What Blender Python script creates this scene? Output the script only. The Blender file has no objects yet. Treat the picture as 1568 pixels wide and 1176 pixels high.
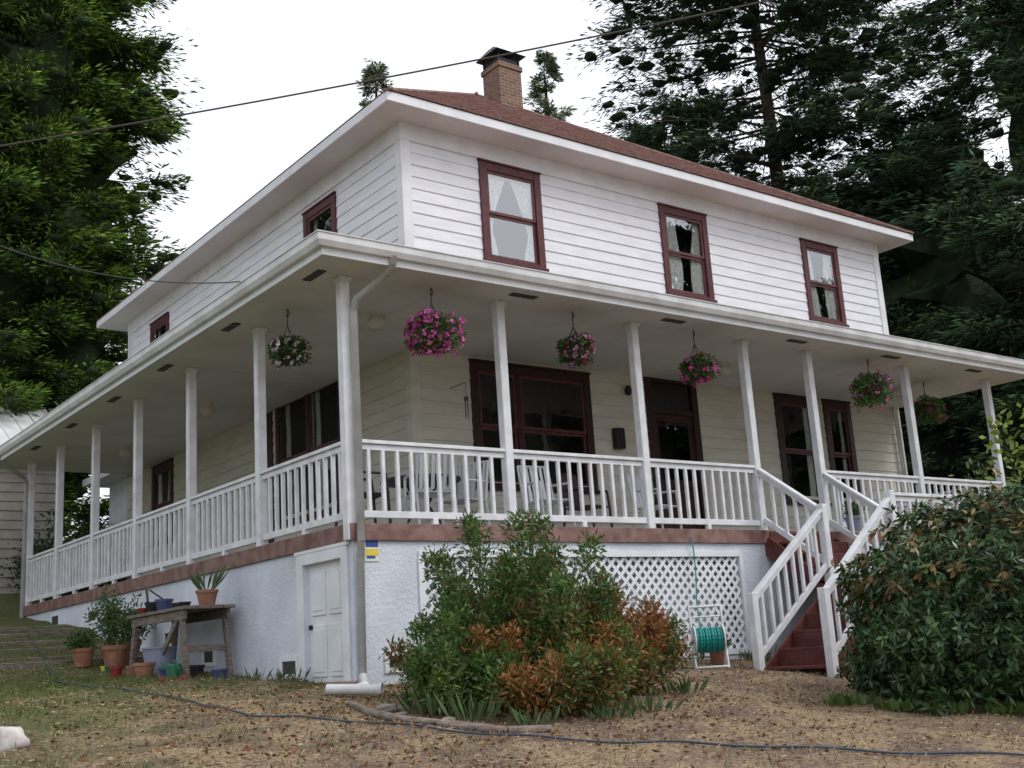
import bpy, math, random
import numpy as np
from mathutils import Vector, Matrix
random.seed(7); rng=np.random.default_rng(7)
sc=bpy.context.scene
sc.view_settings.view_transform='Standard'; sc.view_settings.look='None'; sc.view_settings.exposure=0

# ---------------------------------------------------------------- materials
def mat(name,col,rough=.7,col2=None,scale=4.,bump=0.,bscale=30.,detail=5,metal=0.,spec=.3,lo=.35,hi=.65,stretch=None):
    m=bpy.data.materials.new(name);m.use_nodes=True
    n=m.node_tree.nodes;l=m.node_tree.links;b=n['Principled BSDF']
    b.inputs['Base Color'].default_value=(*col,1);b.inputs['Roughness'].default_value=rough
    b.inputs['Metallic'].default_value=metal;b.inputs['Specular IOR Level'].default_value=spec
    tc=n.new('ShaderNodeTexCoord');src=tc.outputs['Object']
    if stretch:
        mp=n.new('ShaderNodeMapping');mp.inputs['Scale'].default_value=stretch;l.new(src,mp.inputs[0]);src=mp.outputs[0]
    if col2:
        t=n.new('ShaderNodeTexNoise');t.inputs['Scale'].default_value=scale;t.inputs['Detail'].default_value=detail;l.new(src,t.inputs[0])
        r=n.new('ShaderNodeValToRGB');r.color_ramp.elements[0].position=lo;r.color_ramp.elements[1].position=hi
        r.color_ramp.elements[0].color=(*col,1);r.color_ramp.elements[1].color=(*col2,1)
        l.new(t.outputs['Fac'],r.inputs[0]);l.new(r.outputs[0],b.inputs['Base Color'])
    if bump:
        t=n.new('ShaderNodeTexNoise');t.inputs['Scale'].default_value=bscale;t.inputs['Detail'].default_value=6;l.new(src,t.inputs[0])
        bp=n.new('ShaderNodeBump');bp.inputs['Strength'].default_value=bump;bp.inputs['Distance'].default_value=.02
        l.new(t.outputs['Fac'],bp.inputs['Height']);l.new(bp.outputs[0],b.inputs['Normal'])
    return m
M={}
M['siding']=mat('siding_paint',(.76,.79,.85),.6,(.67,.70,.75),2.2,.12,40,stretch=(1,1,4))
M['siding_shaded']=mat('siding_shade_tint',(.64,.62,.54),.6,(.56,.54,.47),2.0,.12,40,stretch=(1,1,4))  # siding paint darkened and warmed: porch shade and bounce put into the colour
M['trim']=mat('white_trim_paint',(.76,.785,.83),.5,(.66,.69,.72),3,.1,50)
M['rail']=mat('railing_paint',(.74,.76,.80),.5,(.60,.62,.65),5,.1,60)
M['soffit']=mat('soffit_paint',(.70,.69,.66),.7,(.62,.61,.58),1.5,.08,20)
M['eave']=mat('eave_soffit_paint',(.66,.67,.65),.7,(.60,.61,.59),1.5,.05,20)
M['gutter']=mat('gutter_enamel',(.72,.74,.76),.35,(.56,.57,.58),3,0)
M['stucco']=mat('basement_stucco',(.67,.72,.80),.8,(.52,.56,.63),1.3,.5,25,detail=9)
M['fascia']=mat('deck_edge_redwood',(.15,.082,.072),.75,(.26,.16,.14),6,.3,30)
M['footing']=mat('footing_concrete',(.26,.16,.12),.9,(.38,.28,.22),5,.6,20)
M['maroon']=mat('maroon_trim',(.065,.016,.020),.4,(.10,.028,.03),8,.1,40)
M['dktrim']=mat('brown_trim',(.030,.013,.012),.45,(.05,.022,.019),8,.1,40)
M['sash']=mat('window_sash',(.085,.025,.027),.4,(.12,.045,.045),8)
M['deck']=mat('deck_boards',(.30,.29,.29),.7,(.22,.21,.21),4,.3,20)
M['stair']=mat('stair_paint',(.085,.022,.020),.5,(.13,.045,.038),6,.3,30)
M['dark']=mat('dark_interior',(.02,.018,.017),.9)
M['room']=mat('room_wall',(.06,.055,.05),.9,(.04,.035,.03),2)
M['curtain']=mat('lace_curtain',(.80,.81,.80),.9,(.52,.54,.53),24,.3,60)
M['black']=mat('black_metal',(.02,.02,.022),.5)
M['vent']=mat('vent_grille',(.07,.065,.06),.6)
M['lamp']=mat('globe_glass',(.55,.52,.45),.3)
M['wood']=mat('weathered_wood',(.13,.105,.09),.85,(.25,.21,.18),8,.5,30,stretch=(1,1,6))
M['terra']=mat('terracotta',(.25,.11,.065),.8,(.33,.17,.11),8,.2,30)
M['metalroof']=mat('metal_roof',(.78,.79,.80),.4,(.68,.69,.70),2)
M['shedwall']=mat('shed_siding',(.36,.33,.29),.8,(.28,.26,.23),3,.2,20)
M['bark']=mat('bark',(.06,.042,.032),.9,(.12,.09,.07),6,.8,15,stretch=(1,1,.2))
M['stem']=mat('stem',(.12,.10,.05),.8,(.07,.06,.03),10)
M['rock']=mat('rock',(.30,.28,.25),.9,(.18,.16,.14),6,.7,12)
M['whiterock']=mat('white_stone',(.62,.59,.58),.8,(.38,.34,.33),7,.8,9)
M['teal']=mat('teal_hose_rubber',(.02,.27,.25),.4)
M['hoseb']=mat('blue_hose_rubber',(.04,.06,.09),.4)
M['bluepl']=mat('blue_plastic',(.06,.08,.18),.4)
M['greypl']=mat('grey_plastic',(.24,.26,.36),.5)
M['redpl']=mat('red_plastic',(.25,.03,.03),.4)
M['green']=mat('green_plastic',(.02,.12,.06),.4)
M['yellow']=mat('yellow_paint',(.7,.55,.08),.5)
M['signblue']=mat('sign_blue',(.04,.08,.28),.5)
M['signwhite']=mat('sign_white',(.70,.70,.66),.5)
M['pillow']=mat('chair_metal',(.55,.57,.62),.45)
M['blackchair']=mat('dark_chair',(.04,.02,.028),.5)
M['shingle']=mat('roof_shingles',(.22,.125,.115),.9,(.36,.25,.23),9,.6,40)
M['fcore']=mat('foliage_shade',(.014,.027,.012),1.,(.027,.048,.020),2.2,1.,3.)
def brickmat():
    m=bpy.data.materials.new('chimney_brick');m.use_nodes=True;n=m.node_tree.nodes;l=m.node_tree.links;b=n['Principled BSDF']
    tc=n.new('ShaderNodeTexCoord')
    sx=n.new('ShaderNodeSeparateXYZ');cx=n.new('ShaderNodeCombineXYZ');ad=n.new('ShaderNodeMath')
    l.new(tc.outputs['Object'],sx.inputs[0]);l.new(sx.outputs[0],ad.inputs[0]);l.new(sx.outputs[1],ad.inputs[1])
    l.new(ad.outputs[0],cx.inputs[0]);l.new(sx.outputs[2],cx.inputs[1])
    br=n.new('ShaderNodeTexBrick');br.inputs['Scale'].default_value=1.;br.inputs['Brick Width'].default_value=.21;br.inputs['Row Height'].default_value=.075
    br.inputs['Mortar Size'].default_value=.008;br.inputs['Color1'].default_value=(.22,.11,.075,1);br.inputs['Color2'].default_value=(.13,.07,.05,1);br.inputs['Mortar'].default_value=(.26,.23,.19,1)
    l.new(cx.outputs[0],br.inputs[0]);l.new(br.outputs[0],b.inputs['Base Color']);b.inputs['Roughness'].default_value=.9
    bp=n.new('ShaderNodeBump');bp.inputs['Strength'].default_value=.5;bp.inputs['Distance'].default_value=.02;bp.invert=True
    l.new(br.outputs['Fac'],bp.inputs['Height']);l.new(bp.outputs[0],b.inputs['Normal'])
    return m
M['brick']=brickmat()
def glassmat(name,fac):
    m=bpy.data.materials.new(name);m.use_nodes=True;n=m.node_tree.nodes;l=m.node_tree.links
    n.remove(n['Principled BSDF']);o=n['Material Output']
    t=n.new('ShaderNodeBsdfTransparent');t.inputs[0].default_value=(.85,.88,.87,1)
    g=n.new('ShaderNodeBsdfGlossy');g.inputs['Roughness'].default_value=.015;g.inputs[0].default_value=(.9,.95,1,1)
    tc=n.new('ShaderNodeTexCoord');no=n.new('ShaderNodeTexNoise');no.inputs['Scale'].default_value=3
    l.new(tc.outputs['Object'],no.inputs[0])
    bp=n.new('ShaderNodeBump');bp.inputs['Strength'].default_value=.06;bp.inputs['Distance'].default_value=.05
    l.new(no.outputs[0],bp.inputs['Height']);l.new(bp.outputs[0],g.inputs['Normal'])
    mx=n.new('ShaderNodeMixShader');mx.inputs[0].default_value=fac
    l.new(t.outputs[0],mx.inputs[1]);l.new(g.outputs[0],mx.inputs[2]);l.new(mx.outputs[0],o.inputs[0])
    return m
M['glass']=glassmat('window_glass',.26);M['glassd']=glassmat('screened_glass',.07)
def leafmat(name,trans=.25,rough=.5):
    m=bpy.data.materials.new(name);m.use_nodes=True;n=m.node_tree.nodes;l=m.node_tree.links;b=n['Principled BSDF'];o=n['Material Output']
    a=n.new('ShaderNodeAttribute');a.attribute_name='Col'
    if rough is None:
        n.remove(b);d=n.new('ShaderNodeBsdfDiffuse');l.new(a.outputs['Color'],d.inputs[0]);l.new(d.outputs[0],o.inputs[0]);return m
    l.new(a.outputs['Color'],b.inputs['Base Color']);b.inputs['Roughness'].default_value=rough;b.inputs['Specular IOR Level'].default_value=.35
    if trans:
        t=n.new('ShaderNodeBsdfTranslucent');l.new(a.outputs['Color'],t.inputs[0])
        mx=n.new('ShaderNodeMixShader');mx.inputs[0].default_value=trans
        l.new(b.outputs[0],mx.inputs[1]);l.new(t.outputs[0],mx.inputs[2]);l.new(mx.outputs[0],o.inputs[0])
    return m
M['leaf']=leafmat('foliage_leaf');M['petal']=leafmat('flower_petal',.3,.7);M['needle']=leafmat('conifer_needles',0,None)
M['glossleaf']=leafmat('glossy_leaf',0,.32);M['blade']=leafmat('grass_blade',0,None)

# ---------------------------------------------------------------- builders
def empty(name,loc=(0,0,0)):
    o=bpy.data.objects.new(name,None);o.location=(0,0,0);sc.collection.objects.link(o);return o
class MB:
    def __init__(s): s.v=[];s.f=[]
    def quad(s,a,b,c,d):
        i=len(s.v);s.v+=[tuple(a),tuple(b),tuple(c),tuple(d)];s.f.append((i,i+1,i+2,i+3));return s
    def tri(s,a,b,c):
        i=len(s.v);s.v+=[tuple(a),tuple(b),tuple(c)];s.f.append((i,i+1,i+2))
    def hexa(s,P):
        i=len(s.v);s.v+=[tuple(p) for p in P]
        s.f+=[(i,i+3,i+2,i+1),(i+4,i+5,i+6,i+7),(i,i+1,i+5,i+4),(i+1,i+2,i+6,i+5),(i+2,i+3,i+7,i+6),(i+3,i,i+4,i+7)]
    def box(s,a,b,F=None):
        x0,x1=sorted((a[0],b[0]));y0,y1=sorted((a[1],b[1]));z0,z1=sorted((a[2],b[2]))
        P=[(x0,y0,z0),(x1,y0,z0),(x1,y1,z0),(x0,y1,z0),(x0,y0,z1),(x1,y0,z1),(x1,y1,z1),(x0,y1,z1)]
        if F:P=[F(*p) for p in P]
        s.hexa(P);return s
    def beam(s,a,b,w,h):
        a=Vector(a);b=Vector(b);d=(b-a).normalized();up=Vector((0,0,1))
        if abs(d.z)>.98: up=Vector((0,1,0))
        r=d.cross(up).normalized();u=r.cross(d).normalized();r=r*w/2;u=u*h/2
        s.hexa([a-r-u,a+r-u,b+r-u,b-r-u,a-r+u,a+r+u,b+r+u,b-r+u]);return s
    def cyl(s,a,b,r0,r1=None,n=10,cap=True):
        if r1 is None:r1=r0
        a=Vector(a);b=Vector(b);d=(b-a).normalized();up=Vector((0,0,1)) if abs(d.z)<.9 else Vector((1,0,0))
        r=d.cross(up).normalized();u=r.cross(d);i=len(s.v)
        for k in range(n):
            t=2*math.pi*k/n;q=r*math.cos(t)+u*math.sin(t);s.v.append(tuple(a+q*r0));s.v.append(tuple(b+q*r1))
        for k in range(n):
            k2=(k+1)%n;s.f.append((i+2*k,i+2*k2,i+2*k2+1,i+2*k+1))
        if cap:
            s.f.append(tuple(i+2*k for k in range(n)));s.f.append(tuple(i+2*k+1 for k in range(n)))
        return s
    def tube(s,pts,r,n=8):
        for a,b in zip(pts[:-1],pts[1:]): s.cyl(a,b,r,r,n)
        return s
    def lathe(s,c,prof,n=20):
        i=len(s.v);m=len(prof)
        for k in range(n):
            t=2*math.pi*k/n
            for (r,z) in prof: s.v.append((c[0]+r*math.cos(t),c[1]+r*math.sin(t),c[2]+z))
        for k in range(n):
            k2=(k+1)%n
            for j in range(m-1): s.f.append((i+k*m+j,i+k2*m+j,i+k2*m+j+1,i+k*m+j+1))
        return s
    def build(s,name,material,parent=None,bevel=0,smooth=False):
        me=bpy.data.meshes.new(name);me.from_pydata(s.v,[],s.f);me.update()
        if smooth: me.polygons.foreach_set('use_smooth',[True]*len(me.polygons))
        o=bpy.data.objects.new(name,me);me.materials.append(material);sc.collection.objects.link(o)
        if parent:o.parent=parent
        if bevel:
            b=o.modifiers.new('b','BEVEL');b.width=bevel;b.segments=1;b.limit_method='ANGLE'
        return o
def npmesh(name,V,Fc,k,material,parent=None):
    me=bpy.data.meshes.new(name);me.vertices.add(len(V));me.vertices.foreach_set('co',np.asarray(V,np.float32).ravel())
    nf=len(Fc);me.loops.add(k*nf);me.loops.foreach_set('vertex_index',np.asarray(Fc,np.int32).ravel())
    me.polygons.add(nf);me.polygons.foreach_set('loop_start',np.arange(0,k*nf,k,dtype=np.int32));me.polygons.foreach_set('loop_total',np.full(nf,k,dtype=np.int32))
    me.update(calc_edges=True);me.materials.append(material)
    o=bpy.data.objects.new(name,me);sc.collection.objects.link(o)
    if parent:o.parent=parent
    return o
def leaves(name,C,D,L,W,col,material,parent=None):
    C=np.asarray(C,float);N=len(C)
    D=D/np.maximum(np.linalg.norm(D,axis=1,keepdims=True),1e-6)
    R=rng.normal(size=(N,3));S=np.cross(D,R);S/=np.maximum(np.linalg.norm(S,axis=1,keepdims=True),1e-6)
    L=np.broadcast_to(L,(N,))[:,None];W=np.broadcast_to(W,(N,))[:,None]
    V=np.empty((N,4,3));V[:,0]=C;V[:,1]=C+D*L*.5+S*W*.5;V[:,2]=C+D*L;V[:,3]=C+D*L*.5-S*W*.5
    o=npmesh(name,V.reshape(-1,3),np.arange(4*N).reshape(N,4),4,material,parent)
    ca=o.data.color_attributes.new('Col','FLOAT_COLOR','POINT')
    cc=np.ones((N,4,4));cc[:,:,:3]=np.asarray(col)[:,None,:];ca.data.foreach_set('color',cc.ravel().astype(np.float32))
    return o
ph_=(1+5**.5)/2
ICO=np.array([(-1,ph_,0),(1,ph_,0),(-1,-ph_,0),(1,-ph_,0),(0,-1,ph_),(0,1,ph_),(0,-1,-ph_),(0,1,-ph_),(ph_,0,-1),(ph_,0,1),(-ph_,0,-1),(-ph_,0,1)]);ICO/=np.linalg.norm(ICO[0])
ICF=np.array([(0,11,5),(0,5,1),(0,1,7),(0,7,10),(0,10,11),(1,5,9),(5,11,4),(11,10,2),(10,7,6),(7,1,8),(3,9,4),(3,4,2),(3,2,6),(3,6,8),(3,8,9),(4,9,5),(2,4,11),(6,2,10),(8,6,7),(9,8,1)])
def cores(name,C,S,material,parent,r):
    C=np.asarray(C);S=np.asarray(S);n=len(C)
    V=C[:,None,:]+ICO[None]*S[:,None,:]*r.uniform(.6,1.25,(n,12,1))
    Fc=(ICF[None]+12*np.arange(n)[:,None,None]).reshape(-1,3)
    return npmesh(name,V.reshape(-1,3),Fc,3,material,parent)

# ---------------------------------------------------------------- ground
LY=[-200,0,1.65,4.2,6.5,8.8,12.5,16,30,80,400];LZ=[-22,0,.13,.27,.62,1.08,1.49,2.3,3.6,7,20]
def ground_z(x,y):
    x=np.asarray(x,float);y=np.asarray(y,float)
    front=np.where(y<0,.11*np.maximum(y,-14)+.03*np.minimum(y+14,0),0)
    rise=np.where(y>0,np.interp(y,LY,LZ),0)
    w=1-np.clip((x-3)/8,0,1);w=w*w*(3-2*w);w=.12+.88*w
    z=-1.68+front+rise*w
    z+=.02*np.sin(x*1.7+.5)*np.cos(y*1.3)+.012*np.sin(x*4.1+y*2.3)+.01*np.sin(y*5.3-x*3.1)
    return z
def gz(x,y): return float(ground_z(x,y))
def axis(lo,hi,fl,fh,df,n):
    a=np.arange(fl,fh,df);t=np.linspace(0,1,n)[1:]
    return np.concatenate([ (fl-(fl-lo)*t**3)[::-1],a,fh+(hi-fh)*t**3])
xs=axis(-400,400,-9,10,.14,26);ys=axis(-400,400,-11,14,.14,26)
X,Y=np.meshgrid(xs,ys);Z=ground_z(X,Y)
nx,ny=len(xs),len(ys)
V=np.stack([X,Y,Z],-1).reshape(-1,3)
idx=np.arange(nx*ny).reshape(ny,nx)
F=np.stack([idx[:-1,:-1],idx[:-1,1:],idx[1:,1:],idx[1:,:-1]],-1).reshape(-1,4)
def groundmat():
    m=bpy.data.materials.new('dry_lawn');m.use_nodes=True;n=m.node_tree.nodes;l=m.node_tree.links;b=n['Principled BSDF'];b.inputs['Roughness'].default_value=.95;b.inputs['Specular IOR Level'].default_value=.1
    tc=n.new('ShaderNodeTexCoord')
    def noise(s,d=6):
        t=n.new('ShaderNodeTexNoise');t.inputs['Scale'].default_value=s;t.inputs['Detail'].default_value=d;t.inputs['Roughness'].default_value=.65;l.new(tc.outputs['Object'],t.inputs[0]);return t
    def ramp(src,pts):
        r=n.new('ShaderNodeValToRGB');e=r.color_ramp.elements
        e[0].position=pts[0][0];e[0].color=(*pts[0][1],1);e[1].position=pts[-1][0];e[1].color=(*pts[-1][1],1)
        for p,c in pts[1:-1]:
            q=e.new(p);q.color=(*c,1)
        l.new(src,r.inputs[0]);return r
    def mix(f,a,c):
        x=n.new('ShaderNodeMixRGB');l.new(f,x.inputs[0]);l.new(a,x.inputs[1]);l.new(c,x.inputs[2]);return x
    fine=noise(28,8);big=noise(.8,6);mid=noise(1.6,7)
    straw=ramp(fine.outputs[0],[(.3,(.16,.115,.075)),(.5,(.31,.23,.145)),(.7,(.48,.38,.25))])
    soil=ramp(fine.outputs[0],[(.3,(.10,.07,.057)),(.7,(.26,.19,.15))])
    grs=ramp(fine.outputs[0],[(.3,(.04,.055,.02)),(.7,(.15,.16,.065))])
    f1=ramp(mid.outputs[0],[(.42,(0,0,0)),(.60,(1,1,1))])
    a=mix(f1.outputs[0],straw.outputs[0],soil.outputs[0])
    sx=n.new('ShaderNodeSeparateXYZ');l.new(tc.outputs['Object'],sx.inputs[0])
    ma=n.new('ShaderNodeMath');ma.operation='MULTIPLY_ADD';l.new(sx.outputs[1],ma.inputs[0]);ma.inputs[1].default_value=.07;l.new(big.outputs[0],ma.inputs[2])
    mb=n.new('ShaderNodeMath');mb.operation='MULTIPLY_ADD';l.new(sx.outputs[0],mb.inputs[0]);mb.inputs[1].default_value=-.05;l.new(ma.outputs[0],mb.inputs[2])
    f2=ramp(mb.outputs[0],[(.46,(0,0,0)),(.70,(.9,.9,.9))])
    c=mix(f2.outputs[0],a.outputs[0],grs.outputs[0])
    l.new(c.outputs[0],b.inputs['Base Color'])
    bp=n.new('ShaderNodeBump');bp.inputs['Strength'].default_value=.9;bp.inputs['Distance'].default_value=.04;l.new(fine.outputs[0],bp.inputs['Height']);l.new(bp.outputs[0],b.inputs['Normal'])
    return m
gr=npmesh('ground',V,F,4,groundmat());gr.data.polygons.foreach_set('use_smooth',[True]*len(F))
N=160000
gx=rng.uniform(-7,8,N);gy=rng.uniform(-7.5,9,N)
ok=~((gx>-.05)&(gy>-.05));gx,gy=gx[ok],gy[ok];N=len(gx)
pn=np.sin(gx*1.3+1)*np.cos(gy*1.1)+.6*np.sin(gx*3.3+gy*2)+.4*np.sin(gx*5.7-gy*4.1)+rng.normal(0,.4,N)
patch=np.sin(gx*2.1+.7*gy)*np.cos(gy*1.9-gx*.6)+.6*np.sin(gx*5.1-gy*3.7)+rng.normal(0,.6,N)
keep=(patch>-.5)|(rng.random(N)<.3);gx,gy,pn=gx[keep],gy[keep],pn[keep];N=len(gx)
gzz=ground_z(gx,gy)
flat=rng.random(N)<.55
D=rng.normal(0,1,(N,3));D[:,2]=np.where(flat,rng.uniform(-.02,.12,N),rng.uniform(.6,2.5,N))
greenp=np.clip((.05+gy*.08-gx*.09+.33*pn),0,.88);isg=rng.random(N)<greenp;flat&=~(isg&(rng.random(N)<.5))
col=np.where(isg[:,None],np.array([.10,.145,.04]),np.array([.38,.30,.185]))*rng.uniform(.45,1.35,(N,1))
brown=(~isg)&(rng.random(N)<.35);col[brown]=np.array([.15,.095,.07])*rng.uniform(.5,1.3,(brown.sum(),1))
D[isg&~flat,2]=rng.uniform(.9,3,(isg&~flat).sum())
L=np.where(flat,rng.uniform(.025,.08,N),rng.uniform(.02,.05,N)*(1+.9*isg))
leaves('dry_grass',np.stack([gx,gy,gzz+.004],1),D,L,np.where(flat,rng.uniform(.004,.013,N),.007),col,M['blade'])
N=2600;gx=rng.normal(-.2,1.8,N);gy=rng.normal(-1.8,1.8,N);ok=~((gx>-.05)&(gy>-.05));gx,gy=gx[ok],gy[ok];N=len(gx)
D=rng.normal(0,1,(N,3));D[:,2]=rng.uniform(0,.35,N)
leaves('fallen_leaves',np.stack([gx,gy,ground_z(gx,gy)+.012],1),D,rng.uniform(.03,.07,N),.025,np.array([.17,.09,.05])*rng.uniform(.4,1.6,(N,1)),M['blade'])

pm=mat('path_gravel',(.19,.155,.14),.95,(.30,.25,.22),7,.8,50)
b=MB();pa=[(1.7,-6.3),(2.6,-5.75),(3.8,-5.4),(5.2,-6),(4,-8.4),(1.2,-7.8),(1.0,-7.0)]
n_=len(pa);cx=sum(p[0] for p in pa)/n_;cy=sum(p[1] for p in pa)/n_
ring=[]
for i in range(n_):
    for t in np.linspace(0,1,12)[:-1]:
        a=pa[i];c=pa[(i+1)%n_];ring.append((a[0]*(1-t)+c[0]*t+random.uniform(-.08,.08),a[1]*(1-t)+c[1]*t+random.uniform(-.08,.08)))
for i in range(len(ring)):
    a=ring[i];c=ring[(i+1)%len(ring)]
    K=12
    for k in range(K):
        t0,t1=k/K,(k+1)/K
        P=[(cx+(a[0]-cx)*t0,cy+(a[1]-cy)*t0),(cx+(a[0]-cx)*t1,cy+(a[1]-cy)*t1),(cx+(c[0]-cx)*t1,cy+(c[1]-cy)*t1),(cx+(c[0]-cx)*t0,cy+(c[1]-cy)*t0)]
        b.quad(*[(p[0],p[1],gz(*p)+.006) for p in P])
b.build('gravel_path',pm)

# ---------------------------------------------------------------- house
H=empty('farmhouse')
WX=2.29;W2=13.36;Y2=13.5
PX=[0,2.12,4.32,6.45,7.87,10.32,12.71];PY=[2.24,4.43,6.52,8.51,10.48,12.33]
ZS=2.71
Ff=lambda u,n,z:(u,WX-n,z)
Fl=lambda u,n,z:(WX-n,u,z)
Fr=lambda u,n,z:(W2+n,u,z)
Fb=lambda u,n,z:(u,Y2+n,z)
def siding(name,F,u0,u1,z0,z1,ops,m,course=.182,lip=.015):
    b=MB();z=z0
    while z<z1-.01:
        zt=min(z+course,z1)
        cuts=[(o[0]+.04,o[1]-.04) for o in ops if o[2]+.04<(z+zt)/2<o[3]-.04]
        segs=[];c=u0
        for a,e in sorted(cuts):
            segs.append((c,a));c=e
        segs.append((c,u1))
        for a,e in segs:
            if e-a<.01: continue
            j=random.uniform(-.0015,.0015)
            b.quad(F(a,.004+lip+j,z),F(e,.004+lip+j,z),F(e,.004,zt+.006),F(a,.004,zt+.006))
            b.quad(F(a,.003,z),F(e,.003,z),F(e,.004+lip+j,z),F(a,.004+lip+j,z))
        z+=course
    return b.build(name,m,H)
trimM=MB();trimD=MB();sash=MB();glassM=MB();glassD=MB();curt=MB();room=MB()
def curtain(F,u0,u1,z0,z1,style):
    n=18;w=u1-u0;dp=-.055 if style in (0,1,3) else -.10
    for side in (0,1):
        def edge(z):
            t=(z-z0)/(z1-z0)
            if style==0: k=.13+(.36*((t-.3)/.7)**1.4 if t>.3 else .12*((.3-t)/.3)**.6)
            elif style==1: k=(.40 if side==0 else .33)+.05*math.sin(t*5)-(.10*t if side else 0)
            elif style==3: k=(.42-.16*t if side==0 else .32+.06*math.sin(t*4))
            else: k=.16+.03*math.sin(t*4+side)
            return k*w
        m=14
        for j in range(m):
            za=z0+(z1-z0)*j/m;zb=z0+(z1-z0)*(j+1)/m
            for i in range(n):
                def P(i,z):
                    e=edge(z)*i/n;u=u0+e if side==0 else u1-e
                    return F(u,dp-.014*math.sin(i*1.9+side)-.005*math.sin(z*9),z)
                curt.quad(P(i,za),P(i+1,za),P(i+1,zb),P(i,zb))
def window(F,u0,u1,z0,z1,kind='m',cur=None,tw=.11,double=True,split=None):
    T=trimM if kind=='m' else trimD
    glass=glassM if kind=='m' else glassD
    p=.045
    T.box((u0,-.02,z0),(u0+tw,p,z1),F);T.box((u1-tw,-.02,z0),(u1,p,z1),F)
    T.box((u0+tw,-.02,z1-tw),(u1-tw,p-.003,z1),F);T.box((u0-.02,-.02,z0-.05),(u1+.02,p+.035,z0-.001),F)
    T.box((u0+tw,-.02,z0),(u1-tw,p-.003,z0+.05),F)
    T.box((u0-.015,0,z1+.001),(u1+.015,p+.02,z1+.03),F)
    a0,a1=u0+tw,u1-tw;b0,b1=z0+.05,z1-tw
    parts=[(a0,a1)] if not split else [(a0,a0+(a1-a0)*split-.04),(a0+(a1-a0)*split+.04,a1)]
    if split:
        m_=a0+(a1-a0)*split;T.box((m_-.04,-.02,b0),(m_+.04,p-.006,b1),F)
    for (c0,c1) in parts:
        zm=(b0+b1)/2
        halves=[(b0,zm,-.012),(zm,b1,.012)] if double else [(b0,b1,0)]
        for (h0,h1,off) in halves:
            s=.045
            sash.box((c0,off-.015,h0),(c0+s,off+.012,h1),F);sash.box((c1-s,off-.015,h0),(c1,off+.012,h1),F)
            sash.box((c0+s,off-.015,h0),(c1-s,off+.011,h0+s),F);sash.box((c0+s,off-.015,h1-s),(c1-s,off+.011,h1),F)
            glass.quad(F(c0+s,off,h0+s),F(c1-s,off,h0+s),F(c1-s,off,h1-s),F(c0+s,off,h1-s))
        if cur is not None: curtain(F,c0,c1,b0,b1,cur)
    d=-.9
    room.quad(F(a0-.3,d,b0-.2),F(a1+.3,d,b0-.2),F(a1+.3,d,b1+.2),F(a0-.3,d,b1+.2))
    room.quad(F(a0,-.03,b0),F(a1,-.03,b0),F(a1+.3,d,b0-.2),F(a0-.3,d,b0-.2));room.quad(F(a0,-.03,b1),F(a1,-.03,b1),F(a1+.3,d,b1+.2),F(a0-.3,d,b1+.2))
    room.quad(F(a0,-.03,b0),F(a0,-.03,b1),F(a0-.3,d,b1+.2),F(a0-.3,d,b0-.2));room.quad(F(a1,-.03,b0),F(a1,-.03,b1),F(a1+.3,d,b1+.2),F(a1+.3,d,b0-.2))
up=[(3.62,4.78,4.22,5.76,0),(7.33,8.47,4.22,5.76,1),(11.0,12.07,4.22,5.76,3)]
for (a,c,z0,z1,s) in up: window(Ff,a,c,z0,z1,'m',s,.125)
upl=[(4.2,5.26,4.25,5.68),(11.15,12.14,4.3,5.66)]
for o in upl: window(Fl,*o,'m',2,.12)
ZB=5.82
siding('upper_siding_front',Ff,WX,W2,3.45,ZB,up,M['siding'])
siding('upper_siding_left',Fl,WX,Y2,3.45,ZB,upl,M['siding'])
siding('upper_siding_right',Fr,WX,Y2,-.2,ZB,[],M['siding'])
siding('upper_siding_back',Fb,WX,W2,-.2,ZB,[],M['siding'])
lowf=[(3.25,5.47,.85,2.63),(6.63,7.79,.0,2.79),(9.72,10.87,.8,2.68),(11.05,11.83,.8,2.68)]
window(Ff,*lowf[0],'d',None,.13,split=.36)
window(Ff,*lowf[2],'d',2,.13);window(Ff,*lowf[3],'d',2,.13)
lowl=[(4.17,6.40,.8,2.87),(10.9,12.0,1.1,2.64),(6.55,6.85,.05,2.7)]
window(Fl,*lowl[0],'d',2,.13,split=.5);window(Fl,*lowl[1],'d',1,.13)
trimD.box((6.55,-.01,.05),(6.85,.03,2.7),Fl)
siding('porch_siding_front',Ff,WX,W2,0,ZS,lowf,M['siding_shaded'])
siding('porch_siding_left',Fl,WX,Y2,0,ZS,lowl,M['siding_shaded'])
a,c=6.63,7.79
trimD.box((a,-.02,0),(a+.13,.045,2.79),Ff);trimD.box((c-.13,-.02,0),(c,.045,2.79),Ff);trimD.box((a+.13,-.02,2.66),(c-.13,.042,2.79),Ff)
trimD.box((a+.13,-.02,2.14),(c-.13,.03,2.22),Ff)
glassD.quad(Ff(a+.15,0,2.22),Ff(c-.15,0,2.22),Ff(c-.15,0,2.66),Ff(a+.15,0,2.66))
dd=MB()
dd.box((a+.13,-.03,0),(a+.24,.0,2.14),Ff);dd.box((c-.24,-.03,0),(c-.13,.0,2.14),Ff);dd.box((a+.24,-.03,2.02),(c-.24,.0,2.14),Ff);dd.box((a+.24,-.03,0),(c-.24,.0,.25),Ff);dd.box((a+.24,-.03,.95),(c-.24,.0,1.08),Ff)
dd.box((a+.24,-.035,.25),(c-.24,-.02,.95),Ff)
glassD.quad(Ff(a+.24,-.015,1.08),Ff(c-.24,-.015,1.08),Ff(c-.24,-.015,2.02),Ff(a+.24,-.015,2.02))
dd.build('entry_door',M['dktrim'],H,.005)
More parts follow.
